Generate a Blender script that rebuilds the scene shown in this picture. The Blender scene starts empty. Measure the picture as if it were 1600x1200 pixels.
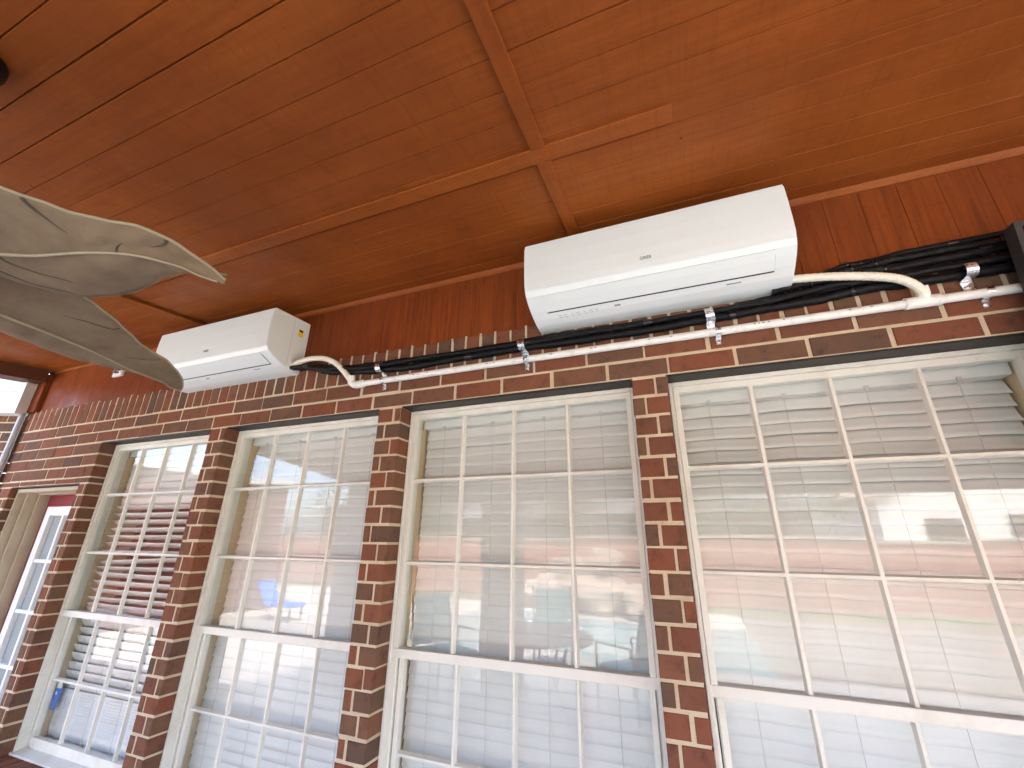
import bpy, bmesh, math, random
from mathutils import Vector, Matrix, noise
random.seed(7)
R = math.radians
sc = bpy.context.scene
COL = sc.collection

# ------------------------------------------------------------------ camera
cam_d = bpy.data.cameras.new('camera')
cam = bpy.data.objects.new('camera', cam_d); COL.objects.link(cam)
cam_d.sensor_width = 36.0; cam_d.lens = 14.914
cam_d.clip_start = 0.02; cam_d.clip_end = 500
rt = Vector((0.93093, 0.36506, 0.00997)); dn = Vector((-0.11832, 0.32734, -0.93747)); fw = Vector((-0.34550, 0.87154, 0.34792))
m3 = Matrix((rt, -dn, -fw)).transposed()
cam.matrix_world = Matrix.Translation((0, -1.42, 1.60)) @ m3.to_4x4()
sc.camera = cam

# ------------------------------------------------------------------ world, sun, exposure
SUN_EL, SUN_AZ = 62.0, 32.0          # azimuth clockwise from +Y: the sun stands behind the house, the porch is in shade
w = bpy.data.worlds.new('World'); sc.world = w; w.use_nodes = True
nt = w.node_tree; nt.nodes.clear()
sky = nt.nodes.new('ShaderNodeTexSky'); sky.sky_type = 'NISHITA'; sky.sun_disc = False
sky.sun_elevation = R(SUN_EL); sky.sun_rotation = R(SUN_AZ); sky.dust_density = 4.0; sky.air_density = 0.7; sky.ozone_density = 0.8
bg = nt.nodes.new('ShaderNodeBackground'); bg.inputs['Strength'].default_value = 0.15
wo = nt.nodes.new('ShaderNodeOutputWorld')
nt.links.new(sky.outputs[0], bg.inputs[0]); nt.links.new(bg.outputs[0], wo.inputs[0])
sl = bpy.data.lights.new('sun', 'SUN'); sl.energy = 1.35; sl.angle = R(4); sl.color = (1.0, 0.96, 0.90)
so = bpy.data.objects.new('sun', sl); COL.objects.link(so)
sd = Vector((math.sin(R(SUN_AZ)) * math.cos(R(SUN_EL)), math.cos(R(SUN_AZ)) * math.cos(R(SUN_EL)), math.sin(R(SUN_EL))))
so.rotation_euler = sd.to_track_quat('Z', 'Y').to_euler(); so.location = (0, -20, 30)
sc.view_settings.view_transform = 'Standard'; sc.view_settings.look = 'None'
sc.view_settings.exposure = 4.08; sc.view_settings.gamma = 1.0
sc.render.engine = 'CYCLES'
sc.cycles.use_denoising = True
sc.cycles.max_bounces = 10; sc.cycles.diffuse_bounces = 6; sc.cycles.glossy_bounces = 4; sc.cycles.transparent_max_bounces = 16
sc.cycles.caustics_reflective = False; sc.cycles.caustics_refractive = False

# ------------------------------------------------------------------ helpers
class MB:
    """collects shapes for ONE mesh"""
    def __init__(s): s.v = []; s.f = []; s.mi = []; s.tone = []; s.smooth = []
    def add(s, vs, fs, mi=0, tone=0.5, smooth=False):
        b = len(s.v); s.v += [tuple(p) for p in vs]
        for f in fs:
            s.f.append(tuple(b + i for i in f)); s.mi.append(mi); s.tone.append(tone); s.smooth.append(smooth)
    def box(s, x0, x1, y0, y1, z0, z1, mi=0, tone=0.5, bev=0.0):
        if bev <= 0:
            s.add([(x0,y0,z0),(x1,y0,z0),(x1,y1,z0),(x0,y1,z0),(x0,y0,z1),(x1,y0,z1),(x1,y1,z1),(x0,y1,z1)],
                  [(0,3,2,1),(4,5,6,7),(0,1,5,4),(1,2,6,5),(2,3,7,6),(3,0,4,7)], mi, tone); return
        bm = bmesh.new(); bmesh.ops.create_cube(bm, size=1)
        for q in bm.verts:
            q.co = Vector(((x0+x1)/2 + q.co.x*(x1-x0), (y0+y1)/2 + q.co.y*(y1-y0), (z0+z1)/2 + q.co.z*(z1-z0)))
        bmesh.ops.bevel(bm, geom=bm.edges[:] , offset=bev, segments=2, affect='EDGES', profile=0.6)
        s.addbm(bm, mi, tone)
    def addbm(s, bm, mi=0, tone=0.5, smooth=False, mat=None):
        bm.verts.index_update()
        vs = [(mat @ q.co) if mat else q.co.copy() for q in bm.verts]
        s.add(vs, [[q.index for q in f.verts] for f in bm.faces], mi, tone, smooth); bm.free()
    def brick(s, x0, x1, y0, y1, z0, z1, tone):
        """brick with softened arrises on all outdoor edges"""
        j = lambda a: random.uniform(-a, a)
        x0 += j(.0022); x1 += j(.0022); z0 += j(.0018); z1 += j(.0018); y0 += j(.0014)
        c = random.uniform(.002, .0038)
        v = [(x0+c,y0+j(.0006),z0+c),(x1-c,y0+j(.0006),z0+c),(x1-c,y0+j(.0006),z1-c),(x0+c,y0+j(.0006),z1-c),
             (x0,y0+c,z0),(x1,y0+c,z0),(x1,y0+c,z1),(x0,y0+c,z1),
             (x0,y1,z0),(x1,y1,z0),(x1,y1,z1),(x0,y1,z1)]
        s.add(v, [(0,1,2,3),(4,5,1,0),(5,6,2,1),(6,7,3,2),(7,4,0,3),(8,9,5,4),(9,10,6,5),(10,11,7,6),(11,8,4,7),(8,11,10,9)], 0, tone)
    def tube(s, pts, r, n=12, mi=0, tone=0.5, cap=True, rings=None):
        pts = [Vector(p) for p in pts]; N = len(pts)
        rr = r if callable(r) else (lambda t: r)
        t0 = (pts[1]-pts[0]).normalized()
        up = Vector((0,0,1)) if abs(t0.z) < .9 else Vector((0,1,0))
        u = t0.cross(up).normalized(); b = len(s.v); vs = []
        for i, p in enumerate(pts):
            t = (pts[min(i+1,N-1)] - pts[max(i-1,0)]).normalized()
            u = (u - t*u.dot(t)).normalized(); vv = t.cross(u)
            for k in range(n):
                a = 2*math.pi*k/n
                vs.append(p + (u*math.cos(a) + vv*math.sin(a))*rr(i/(N-1)))
        fs = []
        for i in range(N-1):
            for k in range(n):
                k2 = (k+1) % n; fs.append((i*n+k, i*n+k2, (i+1)*n+k2, (i+1)*n+k))
        s.add(vs, fs, mi, tone, True)
        if cap:
            s.add([vs[k] for k in range(n)], [tuple(range(n))[::-1]], mi, tone)
            s.add([vs[(N-1)*n+k] for k in range(n)], [tuple(range(n))], mi, tone)
    def cyl(s, p0, p1, r, n=20, mi=0, r1=None):
        r1 = r if r1 is None else r1
        s.tube([p0, p1], lambda t: r + (r1-r)*t, n, mi)
    def extrude_x(s, prof, x0, x1, mi=0, smooth=False, tone=.5, caps=True):
        n = len(prof)
        vs = [(x0,y,z) for y,z in prof] + [(x1,y,z) for y,z in prof]
        s.add(vs, [(i, (i+1)%n, n+(i+1)%n, n+i) for i in range(n)], mi, tone, smooth)
        if caps: s.add(vs, [tuple(range(n))[::-1], tuple(range(n,2*n))], mi, tone)
    def build(s, name, mats, parent=None, loc=None):
        me = bpy.data.meshes.new(name); me.from_pydata(s.v, [], s.f)
        for m in (mats if isinstance(mats, (list, tuple)) else [mats]): me.materials.append(m)
        me.polygons.foreach_set('material_index', s.mi)
        me.polygons.foreach_set('use_smooth', s.smooth)
        a = me.attributes.new('tone', 'FLOAT', 'FACE'); a.data.foreach_set('value', s.tone)
        bm = bmesh.new(); bm.from_mesh(me); bmesh.ops.recalc_face_normals(bm, faces=bm.faces[:]); bm.to_mesh(me); bm.free()
        o = bpy.data.objects.new(name, me); COL.objects.link(o)
        if parent: o.parent = parent; o.matrix_parent_inverse = Matrix.Translation(-parent.matrix_basis.translation) if parent.type == 'EMPTY' else Matrix()
        return o

def empty(name, loc=(0,0,0)):
    o = bpy.data.objects.new(name, None); COL.objects.link(o); o.location = loc; o.empty_display_size = .1
    return o
def tag(o, label=None, cat=None, group=None, kind=None):
    if label: o['label'] = label
    if cat: o['category'] = cat
    if group: o['group'] = group
    if kind: o['kind'] = kind
    return o
def spline(pts, n=12):
    pts = [Vector(p) for p in pts]; out = []
    for i in range(len(pts)-1):
        p0 = pts[max(i-1,0)]; p1 = pts[i]; p2 = pts[i+1]; p3 = pts[min(i+2,len(pts)-1)]
        for k in range(n):
            t = k/n
            out.append(0.5*((2*p1) + (p2-p0)*t + (2*p0-5*p1+4*p2-p3)*t*t + (3*p1-p0-3*p2+p3)*t**3))
    out.append(pts[-1]); return out

# ------------------------------------------------------------------ materials
def mat(name, color=(.5,.5,.5), rough=.5, metal=0.0, spec=.5):
    m = bpy.data.materials.new(name); m.use_nodes = True
    b = m.node_tree.nodes['Principled BSDF']
    b.inputs['Base Color'].default_value = (*color, 1); b.inputs['Roughness'].default_value = rough
    b.inputs['Metallic'].default_value = metal; b.inputs['Specular IOR Level'].default_value = spec
    return m
class NT:
    def __init__(s, m): s.t = m.node_tree; s.b = s.t.nodes['Principled BSDF']
    def n(s, typ, **k):
        o = s.t.nodes.new(typ)
        for a, v in k.items(): setattr(o, a, v)
        return o
    def l(s, a, b): s.t.links.new(a, b)
    def coord(s, scale=(1,1,1), rot=(0,0,0)):
        tc = s.n('ShaderNodeTexCoord'); mp = s.n('ShaderNodeMapping')
        mp.inputs['Scale'].default_value = scale; mp.inputs['Rotation'].default_value = rot
        s.l(tc.outputs['Object'], mp.inputs[0]); return mp.outputs[0]
    def noise(s, vec, scale=5, detail=4, rough=.55, dist=0.0):
        o = s.n('ShaderNodeTexNoise'); o.inputs['Scale'].default_value = scale; o.inputs['Detail'].default_value = detail
        o.inputs['Roughness'].default_value = rough; o.inputs['Distortion'].default_value = dist
        s.l(vec, o.inputs['Vector']); return o.outputs['Fac']
    def ramp(s, fac, stops):
        o = s.n('ShaderNodeValToRGB'); e = o.color_ramp.elements
        while len(e) < len(stops): e.new(0.5)
        for q, (p, c) in zip(e, stops): q.position = p; q.color = (*c, 1) if len(c) == 3 else c
        s.l(fac, o.inputs[0]); return o.outputs[0]
    def mix(s, a, b, fac, mode='MIX'):
        o = s.n('ShaderNodeMix', data_type='RGBA', blend_type=mode)
        for sock, v in ((o.inputs[6], a), (o.inputs[7], b), (o.inputs[0], fac)):
            if hasattr(v, 'is_linked'): s.l(v, sock)
            else: sock.default_value = v if isinstance(v, (int, float)) else (*v, 1)
        return o.outputs[2]
    def bump(s, h, strength=.3, dist=.002, normal=None):
        o = s.n('ShaderNodeBump'); o.inputs['Strength'].default_value = strength; o.inputs['Distance'].default_value = dist
        s.l(h, o.inputs['Height'])
        if normal: s.l(normal, o.inputs['Normal'])
        return o.outputs[0]
    def col(s, c): s.l(c, s.b.inputs['Base Color'])
    def nor(s, c): s.l(c, s.b.inputs['Normal'])
g3 = lambda v: (v, v, v)

def wood_mat(name, along, base, dark, light, rough=.55):
    """stained rough-sawn plywood, grain running along 'x' or 'z'"""
    m = mat(name, base, rough, 0, .22); k = NT(m)
    sc_ = {'x': (1.2, 26, 26), 'z': (26, 26, 1.2), 'y': (26, 1.2, 26)}[along]
    g = k.noise(k.coord(sc_), 2.2, 6, .65, .6)
    g2 = k.noise(k.coord((sc_[0]*.35, sc_[1]*.35, sc_[2]*.35)), 1.0, 3, .5, 1.2)
    c = k.ramp(g, [(.16, dark), (.48, base), (.84, light)] if along != 'z' else [(.30, dark), (.52, base), (.80, light)])
    blotch = k.noise(k.coord((1,1,1)), 1.7, 4, .6)
    c = k.mix(c, (base[0]*.62, base[1]*.58, base[2]*.6), k.ramp(blotch, [(.36, g3(.65)), (.6, g3(0))]))
    c = k.mix(c, (light[0], light[1]*1.12, light[2]*1.25), k.ramp(k.noise(k.coord((.8,.8,.8)), 1.1, 3), [(.5, g3(0)), (.75, g3(.45))]))
    c = k.mix(c, dark, k.ramp(g2, [(.58, g3(0)), (.78, g3(.25))]))
    kn = k.noise(k.coord({'x': (2.2,7,7), 'z': (7,7,2.2), 'y': (7,2.2,7)}[along]), 2.0, 1)
    c = k.mix(c, (dark[0]*.5, dark[1]*.5, dark[2]*.5), k.ramp(kn, [(.72, g3(0)), (.80, g3(.22))]))
    ta = k.n('ShaderNodeAttribute', attribute_name='tone')
    c = k.mix(c, k.mix(c, (base[0]*.72, base[1]*.68, base[2]*.7), .55), k.ramp(ta.outputs['Fac'], [(.1, g3(.75)), (.6, g3(0))]))
    saw = k.noise(k.coord({'x': (34, 2.0, 2.0), 'z': (2, 2, 34), 'y': (2, 34, 2)}[along]), 2.4, 4, .7)
    c = k.mix(c, (base[0]*.55, base[1]*.5, base[2]*.5), k.ramp(saw, [(.52, g3(0)), (.72, g3(.38 if along != 'z' else .08))]))
    fine = k.noise(k.coord((1,1,1)), 55, 4, .7)
    c = k.mix(c, dark, k.ramp(fine, [(.54, g3(0)), (.76, g3(.45))]))
    vo = k.n('ShaderNodeTexVoronoi'); vo.inputs['Scale'].default_value = 4.2; k.l(k.coord((1,1,1)), vo.inputs['Vector'])
    c = k.mix(c, (.02,.008,.005), k.ramp(vo.outputs['Distance'], [(.012, g3(.85)), (.020, g3(0))]))
    k.col(c)
    cross = k.noise(k.coord({'x': (60, 1.0, 1.0), 'z': (1, 1, 60), 'y': (1, 60, 1)}[along]), 3.0, 2)   # saw marks across the grain
    k.nor(k.bump(cross, .25, .0015, k.bump(g, .35, .0015)))
    k.l(k.ramp(k.noise(k.coord((3,3,3)), 2.0, 3), [(.3, g3(rough-.1)), (.7, g3(rough+.16))]), k.b.inputs['Roughness'])
    return m
M = {}
M['ceil'] = wood_mat('stained ceiling plywood', 'x', (.290,.070,.0095), (.180,.039,.006), (.360,.100,.016))
M['ceily'] = wood_mat('stained batten timber', 'y', (.280,.067,.0095), (.185,.042,.007), (.345,.092,.015))
M['ceilx'] = wood_mat('stained trim timber', 'x', (.330,.084,.012), (.21,.048,.008), (.40,.115,.020))
M['band'] = wood_mat('stained frieze plywood', 'z', (.220,.047,.009), (.090,.019,.005), (.280,.068,.013))
M['beam'] = wood_mat('dark stained beam timber', 'y', (.10,.032,.014), (.05,.015,.008), (.15,.05,.02))

def brick_mat():
    m = mat('old red brick', rough=.9, spec=.15); k = NT(m)
    a = k.n('ShaderNodeAttribute', attribute_name='tone')
    c = k.ramp(a.outputs['Fac'], [(0.0, (.112,.070,.050)), (.14, (.150,.080,.052)), (.3, (.182,.078,.047)), (.45, (.158,.066,.041)), (.6, (.200,.074,.043)), (.76, (.155,.086,.054)), (.9, (.212,.080,.045)), (1.0, (.188,.067,.038))])
    v = k.coord((1,1,1))
    n1 = k.noise(v, 26, 5, .65); n2 = k.noise(v, 130, 3, .6); n3 = k.noise(v, 9, 3, .5)
    c = k.mix(c, (.050,.030,.024), k.ramp(n1, [(.52, g3(0)), (.76, g3(.75))]))
    c = k.mix(c, (.27,.12,.06), k.ramp(n3, [(.52, g3(0)), (.75, g3(.35))]))
    c = k.mix(c, (.42,.33,.24), k.ramp(n2, [(.67, g3(0)), (.80, g3(.30))]))
    k.col(c)
    k.nor(k.bump(n2, .5, .0018, k.bump(n1, .5, .003)))
    return m
M['brick'] = brick_mat()
def mortar_mat():
    m = mat('cream mortar', rough=.95, spec=.15); k = NT(m); v = k.coord()
    n1 = k.noise(v, 60, 4, .7); n2 = k.noise(v, 7, 3, .6)
    c = k.ramp(n2, [(.3, (.47,.38,.255)), (.55, (.57,.475,.335)), (.8, (.63,.54,.40))])
    c = k.mix(c, (.27,.20,.14), k.ramp(n1, [(.58, g3(0)), (.78, g3(.6))]))
    k.col(c); k.nor(k.bump(n1, .7, .003)); return m
M['mortar'] = mortar_mat()
def paint(name, c, rough=.5, dirt=(.35,.28,.18), amt=.35, sc_=8):
    m = mat(name, c, rough); k = NT(m); v = k.coord()
    n1 = k.noise(v, sc_, 5, .65); n2 = k.noise(v, 90, 3, .6)
    cc = k.mix(c, dirt, k.ramp(n1, [(.5, g3(0)), (.8, g3(amt))]))
    cc = k.mix(cc, (dirt[0]*.8, dirt[1]*.8, dirt[2]*.8), k.ramp(n2, [(.66, g3(0)), (.8, g3(amt*.7))]))
    k.col(cc); k.nor(k.bump(n2, .15, .001)); return m
M['cream'] = paint('aged cream window paint', (.725,.725,.655), .45, (.40,.37,.28), .45)
M['tan'] = paint('tan jamb paint', (.60,.48,.31), .55, (.36,.28,.18), .3)
M['doortan'] = paint('weathered tan door frame paint', (.47,.40,.29), .6, (.25,.2,.13), .5)
M['doorred'] = paint('maroon door paint', (.21,.018,.028), .4, (.12,.012,.016), .4)
M['white'] = paint('white plastic', (.80,.81,.81), .35, (.68,.68,.66), .25, 2.5)
M['acwhite'] = paint('white appliance plastic', (.755,.80,.805), .32, (.70,.74,.74), .25, 1.5)
M['blind'] = paint('white faux wood slat', (.755,.765,.75), .42, (.66,.655,.64), .35, 5)
M['fascia'] = paint('white painted fascia', (.80,.80,.78), .5)
M['steel'] = paint('black painted steel', (.016,.014,.014), .55, (.06,.035,.02), .4)
M['dark'] = mat('dark slot', (.012,.012,.013), .6)
M['grey'] = mat('grey print', (.22,.22,.23), .5)
M['lightgrey'] = mat('pale grey print', (.55,.56,.57), .5)
M['logo'] = mat('dark grey logo print', (.10,.10,.11), .35)
M['yellow'] = mat('yellow sticker', (.85,.56,.02), .4)
M['blue'] = mat('blue plastic', (.02,.17,.72), .35)
M['pvc'] = paint('white pvc pipe', (.79,.80,.77), .35, (.32,.31,.29), .45, 30)
M['flex'] = paint('cream drain hose plastic', (.80,.76,.64), .42, (.66,.60,.46), .3, 14)
def hose_mat():
    m = mat('black foam insulation', (.008,.008,.009), .55, 0, .2); k = NT(m); v = k.coord((1,1,1))
    n1 = k.noise(v, 70, 4, .7); n2 = k.noise(k.coord((40,120,120)), 1.0, 2)
    k.col(k.mix((.006,.006,.007), (.13,.125,.12), k.ramp(n1, [(.66, g3(0)), (.78, g3(.9))])))  # pale specks put glints into the colour, along with dried residue
    k.nor(k.bump(n2, .6, .004, k.bump(n1, .7, .004)))
    k.l(k.ramp(n1, [(.3, g3(.28)), (.7, g3(.62))]), k.b.inputs['Roughness']); return m
M['hose'] = hose_mat()
M['tape'] = mat('black vinyl tape', (.012,.012,.014), .22)
def zinc_mat():
    m = mat('zinc plated steel', (.72,.74,.76), .28, 1.0); k = NT(m); n = k.noise(k.coord(), 120, 3)
    k.l(k.ramp(n, [(.3, g3(.16)), (.7, g3(.45))]), k.b.inputs['Roughness']); k.nor(k.bump(n, .2, .002)); return m
M['zinc'] = zinc_mat()
M['bronze'] = mat('dark bronze metal', (.018,.015,.013), .4, .6)
M['tvframe'] = mat('black television bezel', (.03,.03,.03), .45)
M['screen'] = mat('black glossy screen', (.004,.004,.005), .12)
def glass_mat():
    m = bpy.data.materials.new('window glass'); m.use_nodes = True; t = m.node_tree; t.nodes.clear()
    o = t.nodes.new('ShaderNodeOutputMaterial'); mx = t.nodes.new('ShaderNodeMixShader')
    tr = t.nodes.new('ShaderNodeBsdfTransparent'); gl = t.nodes.new('ShaderNodeBsdfGlossy')
    gl.inputs['Roughness'].default_value = .012; tr.inputs[0].default_value = (.94,.96,.95,1)
    lw = t.nodes.new('ShaderNodeLayerWeight'); lw.inputs['Blend'].default_value = .5      # Schlick, both faces of the pane
    pw_ = t.nodes.new('ShaderNodeMath'); pw_.operation = 'POWER'; pw_.inputs[1].default_value = 5.0
    fr = t.nodes.new('ShaderNodeMath'); fr.operation = 'MULTIPLY_ADD'; fr.inputs[1].default_value = .90; fr.inputs[2].default_value = .078
    t.links.new(lw.outputs['Facing'], pw_.inputs[0]); t.links.new(pw_.outputs[0], fr.inputs[0])
    tc = t.nodes.new('ShaderNodeTexCoord'); n = t.nodes.new('ShaderNodeTexNoise'); n.inputs['Scale'].default_value = 3.0; n.inputs['Detail'].default_value = 1
    b = t.nodes.new('ShaderNodeBump'); b.inputs['Strength'].default_value = .06; b.inputs['Distance'].default_value = .01
    t.links.new(tc.outputs['Object'], n.inputs['Vector']); t.links.new(n.outputs['Fac'], b.inputs['Height'])
    t.links.new(b.outputs[0], gl.inputs['Normal'])
    t.links.new(fr.outputs[0], mx.inputs[0]); t.links.new(tr.outputs[0], mx.inputs[1]); t.links.new(gl.outputs[0], mx.inputs[2])
    t.links.new(mx.outputs[0], o.inputs[0]); return m
M['glass'] = glass_mat()
def leaf_mat():
    m = mat('khaki palm fan blade', (.24,.19,.125), .75, 0, .3); k = NT(m); v = k.coord()
    n1 = k.noise(v, 9, 5, .65); n2 = k.noise(v, 75, 3, .6)
    c = k.ramp(n1, [(.3, (.150,.102,.062)), (.55, (.200,.142,.088)), (.75, (.228,.168,.105))])
    c = k.mix(c, (.10,.075,.05), k.ramp(n2, [(.60, g3(0)), (.8, g3(.45))]))
    k.col(c); k.nor(k.bump(n2, .35, .002)); return m
M['leaf'] = leaf_mat()
M['leafedge'] = paint('pale blade rim', (.30,.255,.175), .7, (.2,.16,.1), .5, 30)
M['leaftear'] = mat('dark blade crease', (.075,.056,.040), .9)
M['roomwall'] = mat('dim room wall', (.30,.28,.25), .9)
M['roomfloor'] = mat('dim room floor', (.14,.09,.06), .7)

# ------------------------------------------------------------------ THE HOUSE
house = empty('brick_house', (0, .3, 0))
tag(house, 'red brick house wall with cream mortar, four tall gridded windows and a maroon door', 'house')
C8 = .0677; J = .0098
LINT = 2.130
# openings in the wall: (x0, x1, z0, z1)
WIN = [(-3.178, -2.236), (-2.121, -1.180), (-1.063, -.121), (-.006, .938)]
SILL = .615
DOOR = (-4.02, -3.265, 0.0, 1.893)
XL, XR = -4.175, 3.2
wall = MB()
def tone(): return random.random()
def course(z0, z1, x0, x1, off, y1=.085, L=.2035):
    """stretcher course between x0 and x1"""
    k = math.floor((x0 - off)/L); x = off + k*L
    while x < x1:
        a = max(x + J/2, x0); b = min(x + L - J/2, x1)
        if b - a > .018: wall.brick(a, b, 0, y1, z0 + J/2, z1 - J/2, tone())
        x += L
# lintel courses + rowlock course
course(LINT, LINT+C8, XL, XR, .0025); course(LINT+C8, LINT+2*C8, XL, XR, -.069)
zr = LINT + 2*C8; x = XL
while x < XR:
    h = random.uniform(-.004, .004)
    wall.brick(x + J/2, x + .0667 - J/2, random.uniform(-.001,.001), .085, zr + J/2, 2.402 + h, tone())
    x += .0667
# wall left of window 1, above and beside the door
zc = LINT
i = 0
while zc > DOOR[3] + .05:
    course(zc - C8, zc, XL, WIN[0][0], -.069 if i % 2 else .0025); zc -= C8; i += 1
course(DOOR[3], zc, XL, WIN[0][0], .0025 if i % 2 == 0 else -.069)
# piers: alternating small / large brick
def pier(x0, x1, ztop, zbot, y1=.085, ph=0):
    z = ztop; i = ph
    wdt = x1 - x0
    while z > zbot:
        s = x0 + wdt*(.66 if i % 2 == 0 else .32) + random.uniform(-.006,.006)
        wall.brick(x0, s - J/2, 0, y1, z - C8 + J/2, z - J/2, tone())
        wall.brick(s + J/2, x1, 0, y1, z - C8 + J/2, z - J/2, tone())
        z -= C8; i += 1
pier(-1.180, -1.063, LINT, SILL); pier(-.121, -.006, LINT, SILL); pier(-2.236, -2.121, LINT, SILL)
pier(DOOR[1], WIN[0][0], DOOR[3], 0.0)
pier(XL, DOOR[0], DOOR[3], 0.0, ph=1)
z = LINT; i = 0
while z > 0:                                     # right of window 4
    course(z - C8, z, .938, XR, -.069 if i % 2 else .0025); z -= C8; i += 1
z = SILL - .09; i = 0
while z > 0:                                     # under the sills
    course(z - C8, z, WIN[0][0], .938, -.069 if i % 2 else .0025); z -= C8; i += 1
for a, b in WIN:                                  # rowlock sills
    x = a - .0
    while x < b - .02:
        v0 = len(wall.v); wall.brick(x + J/2, min(x + .0667, b) - J/2, -.028, .075, SILL - .088, SILL - .004, tone()); x += .0667
# mortar backing, 3 mm behind the brick faces
def mort(x0, x1, z0, z1, y0=.0032, y1=.083): wall.box(x0, x1, y0, y1, z0, z1, 1)
mort(XL+.003, XR, LINT+.001, 2.394)
# ragged mortar tops of the rowlock joints
x = XL
while x < XR:
    hh = random.choice([0, .002, .006, .010, .012]); wall.box(x - J/2*.9, x + J/2*.9, .0015, .02, 2.36, 2.398 + hh, 1); x += .0667
mort(XL+.003, WIN[0][0]-.003, DOOR[3]+.001, LINT+.001)
for a, b in ((-1.180,-1.063), (-.121,-.006), (-2.236,-2.121)): mort(a+.003, b-.003, SILL-.09, LINT+.001)
mort(DOOR[1]+.003, WIN[0][0]-.003, 0, DOOR[3]+.001); mort(XL+.003, DOOR[0]-.003, 0, DOOR[3]+.001)
mort(.941, XR, 0, LINT+.001); mort(WIN[0][0]-.003, .941, 0, SILL-.09)
for a, b in WIN: mort(a-.002, b+.002, SILL-.09, SILL-.008, -.024, .083)
wall.build('wall', [M['brick'], M['mortar']], house)
# backing structure (stud wall) behind the brick, round the openings, so that no light leaks
bk = MB()
bk.box(XL+.01, XR, .088, .15, LINT+.03, 2.9); bk.box(XL+.01, XR, .088, .15, 0, SILL-.03)
for a, b in ((XL+.01, DOOR[0]-.02), (DOOR[1]+.02, WIN[0][0]-.012), (-2.236+.012,-2.121-.012), (-1.180+.012,-1.063-.012), (-.121+.012,-.006-.012), (.938+.012, XR)):
    bk.box(a, b, .089, .15, SILL-.03 if a > -3.2 else 0, LINT+.03)
bk.box(DOOR[0]-.02, DOOR[1]+.02, .089, .15, DOOR[3]+.03, LINT+.031)
bk.build('stud_wall', M['tan'], house)
room = MB()
room.box(XL, XR, 3.6, 3.7, 0, 2.9); room.box(XL-.1, XL, .15, 3.7, 0, 2.9); room.box(XR, XR+.1, .0, 3.7, 0, 2.9)
room.box(XL, XR, .15, 3.6, 2.9, 3.0)
room.build('interior_wall', M['roomwall'], house)
rf = MB(); rf.box(XL, XR, .09, 3.6, -.05, .01); rf.build('interior_floor', M['roomfloor'], house)
# steel lintels under the brick, seen as a dark strip over every window
for a, b in WIN + [(DOOR[0], DOOR[1])]:
    zt = LINT if (a, b) != (DOOR[0], DOOR[1]) else DOOR[3]
    l = MB(); l.box(a + .002, b - .002, .006, .078, zt - .005, zt + .003); l.build('lintel', M['steel'], house)

# stained plywood frieze above the brick, with vertical grooves and trims
fr = MB(); x = -4.17; zt, zb = 2.722, 2.392; y = .012
xs = []
while x < XR:
    p = random.choice([.1, .1, .1, .102]); g = random.uniform(.0012, .0028)
    fr.add([(x,y,zb),(x+p-g,y,zb),(x+p-g,y,zt),(x,y,zt)], [(0,1,2,3)])
    fr.add([(x+p-g,y,zb),(x+p-g*.5,y+.0022,zb),(x+p,y,zb),(x+p-g,y,zt),(x+p-g*.5,y+.0022,zt),(x+p,y,zt)], [(0,1,4,3),(1,2,5,4)])
    x += p
fr.box(-4.17, XR, .018, .03, zb, zt)
fz = fr.build('wood_frieze', M['band'], house)
t = MB(); t.extrude_x([(.0115,2.692),(.007,2.692),(.001,2.698),(-.006,2.711),(.0115,2.711)], -4.08, 3.2); t.build('cornice_trim', M['ceil'], fz)
t = MB(); t.box(-4.205, -4.09, -.018, .0115, 2.405, 2.68, bev=.003); t.build('corner_board', M['band'], fz)

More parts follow.
